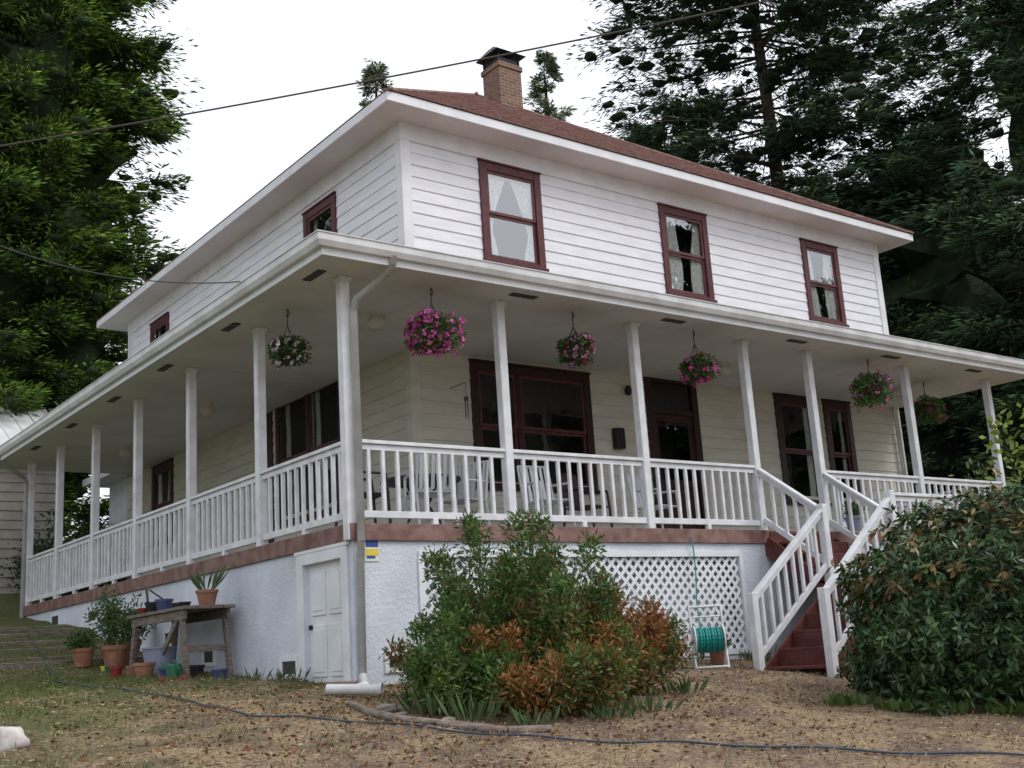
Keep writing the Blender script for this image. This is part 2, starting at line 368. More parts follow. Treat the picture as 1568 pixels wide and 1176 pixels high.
room.quad(Ff(a-.3,-.9,-.1),Ff(c+.3,-.9,-.1),Ff(c+.3,-.9,2.9),Ff(a-.3,-.9,2.9))
trimM.build('maroon_window_trim',M['maroon'],H,.006);trimD.build('porch_window_trim',M['dktrim'],H,.006)
sash.build('window_sashes',M['sash'],H,.003);glassM.build('upper_window_glass',M['glass'],H);glassD.build('porch_window_glass',M['glassd'],H);curt.build('curtains',M['curtain'],H,smooth=True);room.build('window_rooms',M['room'],H)
b=MB()
for z0,z1 in ((3.3,5.8),):
    b.box((WX,.0,z0),(WX+.13,.034,z1),Ff);b.box((W2-.13,.0,z0),(W2+.034,.034,z1),Ff)
    b.box((WX-.034,.0,z0),(WX+.13,.034,z1),Fl);b.box((Y2-.13,.0,z0),(Y2,.034,z1),Fl)
b.box((WX-.04,0,5.8),(W2+.04,.04,6.07),Ff);b.box((WX+.001,0,5.8),(Y2,.04,6.07),Fl);b.box((WX,0,5.8),(Y2,.04,6.07),Fr)
b.build('corner_boards',M['trim'],H,.004)
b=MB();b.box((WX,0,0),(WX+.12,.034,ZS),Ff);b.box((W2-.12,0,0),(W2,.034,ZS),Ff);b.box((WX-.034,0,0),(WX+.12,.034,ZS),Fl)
b.build('porch_corner_boards',M['siding_shaded'],H,.004)
b=MB();b.box((WX+1.2,WX+1.2,-1),(W2-.1,Y2-.1,5.9));b.build('interior_core',M['dark'],H)
ov=.54;x0,x1,y0,y1=WX-ov,W2+ov,WX-ov,Y2+ov
b=MB();b.box((x0+.02,y0+.02,6.06),(x1-.02,y1-.02,6.075));b.build('eave_soffit',M['eave'],H)
b=MB()
t=.03
b.box((x0,y0,6.05),(x1,y0+t,6.19));b.box((x0,y0+t,6.05),(x0+t,y1,6.19));b.box((x1-t,y0+t,6.05),(x1,y1,6.19));b.box((x0+t,y1-t,6.05),(x1-t,y1,6.19))
b.build('eave_fascia',M['trim'],H,.004)
b=MB();rz=10.42;ym=(y0+y1)/2;rx0,rx1=x0+6.05,x1-6.05
rz0=6.195;e=.0
A=(x0-e,y0-.02,rz0);B=(x1+e,y0-.02,rz0);Cc=(x1+e,y1+e,rz0);Dd=(x0-e,y1+e,rz0)
def slope(b,P0,P1,Q0,Q1,n=38,th=.014):
    P0,P1,Q0,Q1=map(Vector,(P0,P1,Q0,Q1));nn=(P1-P0).cross(Q0-P0)
    nn.normalize()
    if nn.z<0: nn=-nn
    for k in range(n):
        s0,s1=k/n,(k+1)/n
        a=P0.lerp(Q0,s0);c=P1.lerp(Q1,s0);d=P1.lerp(Q1,s1);f=P0.lerp(Q0,s1)
        b.quad(a+nn*th,c+nn*th,d,f);b.quad(a,c,c+nn*th,a+nn*th)
R0=(rx0,ym,rz);R1=(rx1,ym,rz)
slope(b,A,B,R0,R1);slope(b,B,Cc,R1,R1);slope(b,Cc,Dd,R1,R0);slope(b,Dd,A,R0,R0)
b.build('shingle_roof',M['shingle'],H)
b=MB()
b.beam(A,R0,.14,.03);b.beam(B,R1,.14,.03);b.beam(R0,R1,.2,.05)
b.build('roof_ridge_caps',M['shingle'],H)
cx,cy=8.3,7.5
b=MB();b.box((cx-.30,cy-.30,9.0),(cx+.30,cy+.30,10.98));b.box((cx-.33,cy-.33,10.84),(cx+.33,cy+.33,10.96));b.build('chimney',M['brick'],H,.01)
b=MB();b.box((cx-.26,cy-.26,10.98),(cx+.26,cy+.26,11.1))
for sx in(-1,1):
    for sy in(-1,1): b.beam((cx+sx*.27,cy+sy*.27,10.95),(cx+sx*.27,cy+sy*.27,11.25),.03,.03)
z=11.2;r=.40;P=[(cx-r,cy-r,z),(cx+r,cy-r,z),(cx+r,cy+r,z),(cx-r,cy+r,z)];T=[(cx-.26,cy-.1,z+.2),(cx+.26,cy-.1,z+.2),(cx+.26,cy+.1,z+.2),(cx-.26,cy+.1,z+.2)]
b.hexa(P+T);b.build('chimney_cap',M['black'],H)
G=.653;px1=13.36;py1=Y2-.3
b=MB()
A=(-G,-G,2.905);B=(px1,-G,2.905);Dl=(-G,py1,2.905)
slope(b,A,B,(WX,WX,3.85),(px1,WX,3.85),14);slope(b,Dl,A,(WX,py1,3.85),(WX,WX,3.85),14)
b.tri((px1,-G,2.9),(px1,WX,2.9),(px1,WX,3.84));b.tri((-G,py1,2.9),(WX,py1,2.9),(WX,py1,3.84))
b.build('porch_roof',M['shingle'],H)
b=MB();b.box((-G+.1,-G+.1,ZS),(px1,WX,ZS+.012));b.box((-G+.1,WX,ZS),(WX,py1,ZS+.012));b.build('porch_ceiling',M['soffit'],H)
b=MB()
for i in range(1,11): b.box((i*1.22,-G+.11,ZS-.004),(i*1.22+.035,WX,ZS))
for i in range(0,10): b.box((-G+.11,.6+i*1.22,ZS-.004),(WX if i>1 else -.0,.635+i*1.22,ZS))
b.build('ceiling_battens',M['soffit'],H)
b=MB()
b.box((-G+.085,-G+.085,ZS-.015),(px1,-G+.11,2.89));b.box((-G+.085,-G+.11,ZS-.015),(-G+.11,py1,2.89))
b.build('porch_fascia',M['trim'],H,.003)
b=MB()
def gut(p,q,out):
    p=Vector(p);q=Vector(q);o=Vector(out)
    prof=[(0,2.775),(.055,2.775),(.085,2.83),(.088,2.905),(.100,2.905),(.100,2.915),(.080,2.915)]
    for (a0,z0),(a1,z1) in zip(prof[:-1],prof[1:]):
        P=lambda base,a,z,s: (base.x+o.x*a+(s*a*mi[0]),base.y+o.y*a+(s*a*mi[1]),z)
        b.quad(P(p,a0,z0,1),P(q,a0,z0,0),P(q,a1,z1,0),P(p,a1,z1,1))
mi=(-1,0);gut((-G+.085,-G+.085,0),(px1,-G+.085,0),(0,-1,0))
mi=(0,-1);gut((-G+.085,-G+.085,0),(-G+.085,py1,0),(-1,0,0))
b.build('gutter',M['gutter'],H)
b=MB()
for x in (2.25,4.75,7.25,9.5,11.8): 
    b.box((x-.19,-.36,ZS-.012),(x-.01,-.26,ZS-.002));b.box((x+.01,-.36,ZS-.012),(x+.19,-.26,ZS-.002))
for y in (.1,2.3,4.5,6.6,8.7,10.8):
    b.box((-.36,y-.19,ZS-.012),(-.26,y-.01,ZS-.002));b.box((-.36,y+.01,ZS-.012),(-.26,y+.19,ZS-.002))
b.build('soffit_vents',M['vent'],H)
b=MB()
for (x,y) in ((1.05,1.1),(7.2,1.1),(11.6,1.1),(1.1,6.4),(1.1,10.2)):
    b.lathe((x,y,ZS),[(.075,0),(.08,-.03),(.06,-.04),(.10,-.07),(.115,-.12),(.09,-.18),(.0,-.2)],16)
b.build('ceiling_globes',M['lamp'],H,smooth=True)
b=MB();ps=.057
for x in PX: 
    b.box((x-ps,-.02,-.18),(x+ps,.094,ZS));b.box((x-ps-.02,-.04,ZS-.05),(x+ps+.02,.114,ZS-.001))
for y in PY:
    b.box((-.02,y-ps,-.18),(.094,y+ps,ZS));b.box((-.04,y-ps-.02,ZS-.05),(.114,y+ps+.02,ZS-.001))
b.build('porch_posts',M['rail'],H,.008)
b=MB()
def railing(P,Q,zt0,zt1,drop=.80,sp=.175,bw=.042):
    P=Vector(P);Q=Vector(Q)
    a=Vector((P.x,P.y,zt0));c=Vector((Q.x,Q.y,zt1))
    b.beam(a-Vector((0,0,.02)),c-Vector((0,0,.02)),.095,.04);b.beam(a-Vector((0,0,.075)),c-Vector((0,0,.075)),.04,.065)
    b.beam(a-Vector((0,0,drop)),c-Vector((0,0,drop)),.045,.075)
    Ld=(Q-P).length;n=max(2,round(Ld/sp))
    for i in range(1,n):
        q=a.lerp(c,i/n)
        j=random.uniform(-.005,.005)
        b.box((q.x-bw/2+j,q.y-bw/2,q.z-drop+.03),(q.x+bw/2+j,q.y+bw/2,q.z-.1))
    return a,c
yr=.037
for x0_,x1_ in zip(PX[:-1],PX[1:]):
    if x0_==6.45: continue
    railing((x0_+ps,yr,0),(x1_-ps,yr,0),.9,.9)
    xm=(x0_+x1_)/2;b.box((xm-.035,yr-.03,0.001),(xm+.035,yr+.03,.065))
for y0_,y1_ in zip([0]+PY[:-1],PY):
    railing((yr,y0_+ps+(.04 if y0_==0 else 0),0),(yr,y1_-ps,0),.9,.9)
    ym_=(y0_+y1_)/2;b.box((yr-.03,ym_-.035,.001),(yr+.03,ym_+.035,.065))
railing((12.71,.1,0),(12.71,2.2,0),.9,.9)
railing((6.45,-.02,0),(6.45,-.95,0),.86,.20,.72)
railing((7.87,-.02,0),(7.87,-.95,0),.86,.20,.72)
railing((6.40,-1.0,0),(4.93,-1.0,0),.16,-.93,.74,.17)
railing((6.40,-2.05,0),(4.97,-2.05,0),.16,-.95,.74,.17)
railing((6.5,-2.05,0),(7.87,-2.05,0),.22,.22,.80)
railing((7.87,-1.05,0),(7.87,-2.0,0),.22,.22,.80)
b.build('porch_railing',M['rail'],H,.004)
b=MB()
for (x,y,z0,z1) in ((6.45,-1.0,-1.9,.22),(7.87,-1,-1.9,.24),(6.45,-2.05,-2.0,.24),(7.87,-2.05,-2,.24),(4.92,-1,-1.9,-.9),(4.95,-2.05,-2.05,-.92)):
    b.box((x-.052,y-.052,z0),(x+.052,y+.052,z1))
b.build('stair_newels',M['rail'],H,.006)
b=MB()
b.box((-.0,-.0,-.06),(px1,WX,-.03));b.box((0,WX,-.06),(WX,Y2-1.0,-.03))
for i in range(20):
    y=.0+i*.115
    if y<WX: b.box((-.03,y+.003,-.03),(px1,y+.112,0.0))
for i in range(20):
    x=i*.115
    if x<WX: b.box((x+.003,WX+.02,-.03),(x+.112,12.42,0.0))
b.build('porch_deck',M['deck'],H)
b=MB();b.box((-.035,-.035,-.185),(px1,-.004,-.004));b.box((-.035,-.004,-.185),(-.004,12.42,-.004));b.build('deck_fascia',M['fascia'],H,.004)
b=MB()
b.box((0,0,-2.3),(.86,.12,-.06))
b.box((.86,0,-.34),(5.86,.12,-.06));b.box((.86,0,-2.3),(5.86,.12,-1.56));b.box((5.86,0,-2.3),(px1,.12,-.06))
b.box((0,.12,-2.3),(.12,.22,-.06));b.box((0,.22,-.34),(.12,1.1,-.06));b.box((0,1.1,-2.3),(.12,12.42,-.06));b.box((0,12.3,-2.3),(WX,12.42,-.06))
b.box((px1-.12,.12,-2.3),(px1,WX,-.06))
b.build('basement_walls',M['stucco'],H)
b=MB();b.box((.7,.30,-2.3),(6.1,.32,-.1));b.build('crawlspace_back',M['stucco'],H)
b=MB()
b.box((.80,-.022,-.36),(5.92,-.001,-.29));b.box((.80,-.022,-1.62),(5.92,-.001,-1.55));b.box((.79,-.022,-1.55),(.86,-.001,-.36));b.box((5.86,-.022,-1.55),(5.93,-.001,-.36))
def clipseg(c,s,u0,u1,z0,z1):
    pts=[]
    for u in(u0,u1):
        z=s*(u-c)
        if z0<=z<=z1: pts.append((u,z))
    for z in(z0,z1):
        u=c+z/s
        if u0<u<u1: pts.append((u,z))
    return pts[:2] if len(pts)>=2 else None
for s,dep in((1,.016),(-1,.028)):
    c=-8.
    while c<14:
        g=clipseg(c,s,.86,5.86,-1.56,-.35)
        if g: b.beam((g[0][0],dep,g[0][1]),(g[1][0],dep,g[1][1]),.01,.042)
        c+=.145
b.build('porch_lattice',M['trim'],H)
b=MB()
b.box((-.03,1.1,-1.62),(-.001,1.24,-.22));b.box((-.03,.1,-1.62),(-.001,.22,-.22));b.box((-.034,.06,-.22),(-.001,1.28,-.17));b.box((-.03,.22,-.34),(-.001,1.1,-.22))
b.box((.05,.22,-1.75),(.075,1.1,-.34))
for z0,z1 in((-1.55,-1.0),(-.9,-.42)):
    for y0_,y1_ in((.3,.62),(.7,1.02)):
        b.box((.035,y0_,z0),(.05,y1_,z1));b.box((.028,y0_+.05,z0+.05),(.036,y1_-.05,z1-.05))
b.build('basement_door',M['trim'],H,.004)
b=MB()
for z in(-.55,-1.4): b.box((.02,.24,z),(.045,.30,z+.09))
b.lathe((.03,1.02,-1.02),[(.0,-.03),(.03,-.02),(.03,.02),(0,.03)],10)
b.build('door_hardware',M['black'],H)
b=MB();b.box((-.05,-.04,-2.1),(-.001,2.3,-1.60));b.box((-.05,-.05,-2.1),(.9,-.003,-1.68));b.build('footing',M['footing'],H,.01)
def vent(F,u0,u1,z0,z1):
    vw.box((u0-.05,0.001,z0-.05),(u1+.05,.02,z0),F);vw.box((u0-.05,.001,z1),(u1+.05,.02,z1+.05),F);vw.box((u0-.05,.001,z0),(u0,.02,z1),F);vw.box((u1,.001,z0),(u1+.05,.02,z1),F)
    vd.box((u0,.001,z0),(u1,.004,z1),F)
    n=5
    for i in range(n): vd.box((u0,.004,z0+(z1-z0)*(i+.2)/n),(u1,.012,z0+(z1-z0)*(i+.6)/n),F)
vw=MB();vd=MB()
Bf=lambda u,n,z:(u,-n,z)
Bl=lambda u,n,z:(-n,u,z)
vent(Bf,.38,.70,-1.50,-1.38);vent(Bl,1.32,1.66,-1.5,-1.36);vent(Bl,4.9,5.25,-1.0,-.86);vent(Bl,8.2,8.6,-.5,-.36);vent(Bl,10.2,10.6,-.45,-.3);vent(Bl,3.6,3.9,-1.3,-1.15)
vw.build('vent_frames',M['trim'],H);vd.build('vent_grilles',M['vent'],H)
b=MB()
b.tube([(.27,-.60,2.80),(.27,-.58,2.70),(.24,-.50,2.62),(.07,-.12,2.42),(.065,-.075,2.30),(.065,-.075,-.0),(.05,-.09,-.2),(.05,-.07,-.35),(.03,-.07,-1.55),(-.02,-.2,-1.66)],.042,10)
b.tube([(-.02,-.2,-1.66),(-.18,-.36,-1.67)],.05,12)
b.cyl((-.48,-.26,-1.66),(-.12,-.62,-1.69),.052,.052,14,False);b.cyl((-.12,-.62,-1.69),(-.09,-.65,-1.69),.062,.062,14,False)
b.tube([(-.58,12.2,2.8),(-.58,12.2,2.68),(-.1,12.3,2.4),(-.06,12.33,2.3),(-.06,12.33,-.6)],.042,8)
b.tube([(13.15,2.2,2.72),(13.15,2.2,0.02)],.045,8)
b.build('downspouts',M['gutter'],H,smooth=True)
b=MB();k=.19
for i in range(3):
    z=-k*(i+1);y=-.02-.28*i
    b.box((6.5,y-.31,z-.035),(7.82,y,z));b.box((6.5,y-.03,z),(7.82,y-.01,z+k-.035)) if i else b.box((6.5,-.06,z),(7.82,-.036,-.03))
b.box((6.42,-2.08,-.80),(7.9,-.86,-.76));b.box((6.5,-.88,-.76),(7.82,-.862,-.60))
for i in range(5):
    z=-.76-.205*(i+1);x=6.42-.29*i
    b.box((x-.32,-2.0,z-.035),(x,-1.05,z));b.box((x-.03,-2.0,z),(x-.01,-1.05,z+.205-.036))
b.build('stair_treads',M['stair'],H,.004)
b=MB()
b.beam((6.44,-.0,-.2),(6.44,-.97,-.9),.04,.24);b.beam((7.88,0,-.2),(7.88,-.97,-.9),.04,.24)
b.beam((6.42,-1.03,-.92),(4.98,-1.03,-1.93),.04,.24);b.beam((6.42,-2.025,-.92),(4.98,-2.025,-1.93),.04,.24)
b.box((6.42,-2.07,-1.02),(7.9,-2.03,-.80));b.build('stair_stringers',M['stair'],H)
b=MB();b.box((6.5,-1.98,-2.2),(7.82,-1.96,-1.0));b.box((7.84,-2.0,-2.2),(7.86,0,-1.0));b.build('stair_skirt',M['trim'],H)
b=MB();b.box((.14,-.01,-.40),(.31,-.002,-.17));b.build('sign_board',M['signwhite'],H)
b=MB();b.box((.15,-.014,-.25),(.30,-.0105,-.18));b.box((.16,-.014,-.37),(.26,-.0105,-.345));b.build('sign_blue_text',M['signblue'],H)
b=MB();b.box((.15,-.014,-.34),(.30,-.0105,-.27));b.build('sign_yellow_patch',M['yellow'],H)
b=MB();b.box((5.85,.02,1.5),(6.02,.14,1.82),Ff);b.build('mailbox',M['black'],H,.01)
b=MB();b.lathe((8.95,WX-.1,1.75),[(.0,0),(.06,.03),(.07,.1),(.04,.2),(0,.22)],10);b.lathe((6.2,WX-.1,2.35),[(.0,0),(.05,.03),(.06,.1),(.03,.16),(0,.17)],10);b.build('wall_lanterns',M['black'],H)
b=MB();b.box((2.4,13.55,-1),(8,15.0,2.75));b.build('rear_extension',M['siding'],H)
b=MB();b.box((1.9,13.2,2.75),(8.3,15.3,2.9));b.build('rear_extension_roof',M['trim'],H)

# ---------------------------------------------------------------- shed
S=empty('garden_shed')
b=MB()
z=.2
while z<3.4:
    b.quad((-6,15.3-.025,z),(1.35,15.3-.025,z),(1.35,15.3,z+.2),(-6,15.3,z+.2));b.quad((-6,15.3,z),(1.35,15.3,z),(1.35,15.275,z),(-6,15.275,z))
    z+=.2
b.box((-6,15.31,-.5),(1.35,20,3.4));b.build('shed_walls',M['shedwall'],S)
b=MB()
b.hexa([(-6.5,14.85,3.36),(1.7,14.85,3.36),(1.7,17.6,4.92),(-6.5,17.6,4.92),(-6.5,14.85,3.42),(1.7,14.85,3.42),(1.7,17.6,4.98),(-6.5,17.6,4.98)])
b.hexa([(-6.5,20.4,3.36),(1.7,20.4,3.36),(1.7,17.6,4.92),(-6.5,17.6,4.92),(-6.5,20.4,3.42),(1.7,20.4,3.42),(1.7,17.6,4.98),(-6.5,17.6,4.98)])
i=-6.4
while i<1.7:
    b.beam((i,14.84,3.435),(i,17.6,5.0),.03,.03);i+=.4
b.build('shed_roof',M['metalroof'],S)

# ---------------------------------------------------------------- trees
def conifer(name,base,Ht,R,zs,seed,whorl=.5,nb=7,cl=9,lv=34,lsz=.2,lw=.05,base_col=(.04,.075,.03),droop=.25,gap=.0,prof=.8,az=None,clr=.5,trunk=.35,parent=None,up=.0,core=.3,flat=.45,widest=.12,inner=.5,t0=.3,zmax=None,lift=.35,cull=-.25,lmin=.58):
    r=np.random.default_rng(seed);E=parent or empty(name)
    bx,by,bz=base
    tb=MB();P=[(bx,by,bz-.5)]
    for i in range(1,9): P.append((bx+r.normal(0,.06),by+r.normal(0,.06),bz+Ht*i/8))
    for i in range(8):
        ra=trunk*(1-i/8.3);rb=trunk*(1-(i+1)/8.3);tb.cyl(P[i],P[i+1],ra,max(rb,.02),10,False)
    tb.build('trunk',M['bark'],E)
    def prof_at(z):
        fr=min(max((z-zs)/(Ht-zs),0),1)
        return R*(((1-fr)/(1-widest)) if fr>widest else 1)**prof*(.6+.4*min(1,fr/widest))+.25
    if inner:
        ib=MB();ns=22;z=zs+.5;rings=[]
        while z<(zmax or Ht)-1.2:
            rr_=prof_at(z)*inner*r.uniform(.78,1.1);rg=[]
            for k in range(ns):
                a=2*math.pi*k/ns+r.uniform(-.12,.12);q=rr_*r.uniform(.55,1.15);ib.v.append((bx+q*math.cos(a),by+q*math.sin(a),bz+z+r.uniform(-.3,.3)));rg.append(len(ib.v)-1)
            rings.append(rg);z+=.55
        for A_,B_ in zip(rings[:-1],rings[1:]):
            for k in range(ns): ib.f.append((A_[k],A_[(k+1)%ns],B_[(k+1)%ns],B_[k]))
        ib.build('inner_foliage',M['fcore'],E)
    br=MB();Cs=[];Ds=[];Co=[];Ls=[];KC=[];KS=[]
    z=zs
    while z<(zmax or Ht-.3):
        Lm=prof_at(z)
        for j in range(nb):
            if r.random()<gap: continue
            a=r.uniform(0,2*math.pi)
            if az is not None and math.cos(a-az)<cull: 
                if r.random()<.88: continue
            Lb=Lm*r.uniform(lmin,1.12);zb=z+r.uniform(-.35,.35)
            dx,dy=math.cos(a),math.sin(a)
            rise=up*Lb*r.uniform(.3,1)
            def pt(t): return np.array([bx+dx*Lb*t,by+dy*Lb*t,bz+zb+rise*t-droop*Lb*(t**1.3)+lift*Lb*droop*2*max(0,t-.6)])
            q=[pt(t) for t in (0,.35,.7,.95)]
            rr=.035*Lb/4+.012
            for w in range(3): br.cyl(q[w],q[w+1],rr*(1-w/3.2),rr*(1-(w+1)/3.2),5,False)
            bcol=r.uniform(.75,1.25)
            for c in range(cl):
                t=(c+r.uniform(0,1))/cl;t=t0+(1.02-t0)*t**.75
                lat=(r.uniform(-1,1))*(1.12-t)*.45*Lb
                s=clr*r.uniform(.5,1.25)*(.6+.4*Lb/R)
                c0=pt(t)+np.array([-dy*lat,dx*lat,-abs(lat)*.12+r.normal(0,.15)])
                n=int(lv*r.uniform(.7,1.3))
                u=r.normal(0,1,(n,3));u/=np.linalg.norm(u,axis=1,keepdims=True)
                S=np.array([s,s,s*flat]);q_=r.uniform(.25,1.0,(n,1))
                off=u*S*q_
                sg=math.copysign(1,lat);od=np.array([dx-dy*sg*.6,dy+dx*sg*.6,-.25])
                dd_=u*np.array([.55,.55,.35])+od*.85+r.normal(0,.22,(n,3))
                Cs.append(c0+off);Ds.append(dd_);b0=bcol*r.uniform(.5,1.6)
                cc=np.array(base_col)*b0*r.uniform(.6,1.4,(n,1))*(1+.55*u[:,2:3])  # top light put into the colour: upper sprigs lighter, lower ones darker
                lit_tip=r.uniform(0,.8) if t>.7 else 0  # yellowish light painted on the upper outer sprigs
                cc=cc*(1+lit_tip*np.clip(u[:,2:3]+.4,0,1)*np.array([.9,.7,.1]))
                Co.append(cc);Ls.append(r.uniform(.6,1.4,n)*lsz)
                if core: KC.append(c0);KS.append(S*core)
        z+=whorl*r.uniform(.7,1.3)
    br.build('branches',M['bark'],E)
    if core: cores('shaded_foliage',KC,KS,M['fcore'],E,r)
    C=np.concatenate(Cs);L=np.concatenate(Ls)
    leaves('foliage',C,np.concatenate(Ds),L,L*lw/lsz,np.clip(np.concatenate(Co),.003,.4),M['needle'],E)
    return len(C)
tot=0
g=lambda x,y:gz(x,y)
tot+=conifer('redwood_tree',(1.1,20.5,g(1.1,20.5)),34,4.7,1.0,1,.48,11,7,84,.20,.044,(.070,.125,.028),.22,az=-1.9,prof=.7,clr=.72,widest=.3,flat=.58,inner=.72,t0=.58,zmax=21,cull=-.1,lmin=.72)
tot+=conifer('redwood_tree',(-3.2,22.5,g(-2.5,22.5)),33,5.6,1.0,2,.55,10,7,74,.22,.050,(.060,.110,.026),.22,az=-1.7,prof=.7,clr=.78,widest=.3,flat=.58,inner=.72,t0=.58,zmax=22,cull=-.1,lmin=.72)
tot+=conifer('fir_tree',(25.5,13.9,g(25,14)),38,6.1,4,3,.62,9,9,84,.25,.044,(.040,.072,.044),.20,gap=.06,prof=.6,az=-2.3,clr=.98,trunk=.40,flat=.42,widest=.5,inner=0,t0=.10,zmax=31,lift=.7,cull=-.5)
tot+=conifer('fir_tree',(26.8,4.6,g(27,5)),31,4.7,2,4,.56,9,8,76,.24,.044,(.048,.085,.048),.25,gap=.02,prof=.55,az=-2.6,clr=.86,widest=.3,flat=.48,inner=.3,t0=.15,lift=.5,trunk=.3)
tot+=conifer('fir_tree',(29.0,10.5,g(29,10)),18,6.0,1,5,.6,9,7,60,.25,.050,(.038,.070,.040),.22,gap=.0,prof=.55,az=-2.4,clr=.88,widest=.4,inner=.7,t0=.5,cull=-.1)
tot+=conifer('fir_tree',(25.5,20.5,g(25,20)),20.5,4.8,2,6,.62,9,7,60,.25,.050,(.036,.066,.040),.22,gap=.0,prof=.65,az=-2.3,clr=.84,widest=.3,inner=.65,t0=.5,cull=-.1)
for i,(x,y,h,rr) in enumerate(((25.3,40.5,31.5,2.8),(33.2,35.2,31.5,3.4))):
    tot+=conifer('distant_conifer_tree',(x,y,0),h,rr,h*.4,20+i,.6,7,6,26,.26,.07,(.15,.19,.13),.2,prof=.8,clr=.48,az=-2.2,core=0,trunk=.2,inner=.12)  # distance haze put into the pale base colour
E=empty('distant_forest')
fr_=[]
r=np.random.default_rng(99)
for i in range(11):
    a=-1.3+i*.085+r.uniform(-.03,.03);d=r.uniform(26,32);fr_.append((8+d*math.cos(a),0+d*math.sin(a),r.uniform(14,21)))
for i in range(6):
    a=r.uniform(2.5,3.6);d=r.uniform(28,40);fr_.append((-3+d*math.cos(a),3+d*math.sin(a),r.uniform(16,24)))
for (x,y,h) in fr_:
    conifer('f',(x,y,gz(x,y)),h,3.3,1,int(abs(x)*10+500),1.5,6,4,12,.7,.3,(.05,.085,.04),.2,prof=.7,clr=1.1,parent=E,core=.6,inner=.5)

def shrub(name,c,rad,h,n,lsz,lw,cols,seed,mat_='leaf',stems=14,arch=.3,flowers=None,lump=.3,upright=.4,base_r=.25,core=0,hmin=.5):
    r=np.random.default_rng(seed);E=empty(name);cx,cy,cz=c
    st=MB();tips=[]
    for i in range(stems):
        a=r.uniform(0,2*math.pi);q=r.uniform(.1,1)**.6
        p0=np.array([cx+math.cos(a)*base_r*rad*q,cy+math.sin(a)*base_r*rad*q,cz-.05]);hh=h*r.uniform(hmin,1.0)*(1-.35*q*q)
        p1=p0+np.array([math.cos(a)*rad*q*.35,math.sin(a)*rad*q*.35,hh*.7]);p2=np.array([cx+math.cos(a)*rad*q,cy+math.sin(a)*rad*q,cz+hh*(1-arch*q)])
        prev=p0
        for t in np.linspace(0,1,7)[1:]:
            p=(1-t)**2*p0+2*t*(1-t)*p1+t*t*p2;st.cyl(prev,p,.010*(1.2-t),.010*(1.15-t),5,False);prev=p
        tips.append((p0,p1,p2))
    st.build('stems',M['stem'],E)
    m=n
    T=np.array([[a,b_,c_] for a,b_,c_ in tips]);k=r.integers(0,len(T),m);t=r.uniform(.08,1.02,m)**.8;t=t[:,None]
    P=(1-t)**2*T[k,0]+2*t*(1-t)*T[k,1]+t*t*T[k,2]
    off=r.normal(0,1,(m,3))*lump*(.22+.78*np.sin(np.clip(t,0,1)*2.85))*rad*.55
    Cs=P+off;Cs[:,2]=np.maximum(Cs[:,2],cz+.03)
    Ds=off/(lump*rad)+r.normal(0,.6,(m,3))+np.array([0,0,upright])
    cl=np.array(cols)
    stemcol=r.integers(0,len(cl),len(T));mixc=np.where((r.random(m)<.7)[:,None],cl[stemcol[k]],cl[r.integers(0,len(cl),m)])
    cc=mixc*r.uniform(.55,1.4,(m,1))
    leaves('foliage',Cs,Ds,r.uniform(.6,1.3,m)*lsz,lw,cc,M[mat_],E)
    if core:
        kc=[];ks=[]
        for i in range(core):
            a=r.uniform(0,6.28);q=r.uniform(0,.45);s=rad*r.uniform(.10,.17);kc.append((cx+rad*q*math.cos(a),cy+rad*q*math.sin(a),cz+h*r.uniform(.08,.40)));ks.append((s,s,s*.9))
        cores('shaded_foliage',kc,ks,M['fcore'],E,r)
    if flowers:
        nf,fc,fs=flowers;i=r.integers(0,m,nf)
        leaves('flowers',Cs[i]+off[i]*.25+np.array([0,0,.02]),r.normal(0,1,(nf,3)),fs,fs*.8,np.array(fc)*r.uniform(.7,1.3,(nf,1)),M['petal'],E)
    return E
shrub('garden_shrub',(.72,-1.75,gz(.75,-1.75)),1.20,2.12,30000,.074,.022,[(.07,.13,.028),(.09,.16,.038),(.055,.11,.025),(.075,.14,.035),(.11,.14,.035),(.20,.12,.04)],11,stems=50,arch=.25,lump=.125,base_r=.45,core=26,hmin=.42)
shrub('garden_shrub',(1.6,-1.95,gz(1.6,-1.95)),.82,1.42,15000,.066,.021,[(.09,.12,.035),(.29,.10,.035),(.12,.15,.04),(.31,.14,.045),(.24,.11,.04)],12,stems=32,arch=.3,lump=.16,base_r=.45,core=12,hmin=.45)
shrub('garden_shrub',(.60,-2.4,gz(.55,-2.4)),.92,1.15,14000,.066,.021,[(.08,.14,.035),(.24,.12,.035),(.10,.14,.035),(.28,.11,.035),(.30,.15,.05)],14,stems=32,arch=.3,lump=.16,base_r=.5,core=12,hmin=.45)
shrub('garden_shrub',(-.08,-2.0,gz(-.08,-2.0)),.62,1.05,10000,.068,.022,[(.07,.14,.032),(.095,.16,.038),(.06,.12,.025)],13,stems=24,arch=.3,lump=.2,base_r=.45,flowers=(60,(.7,.5,.03),.03),core=8)
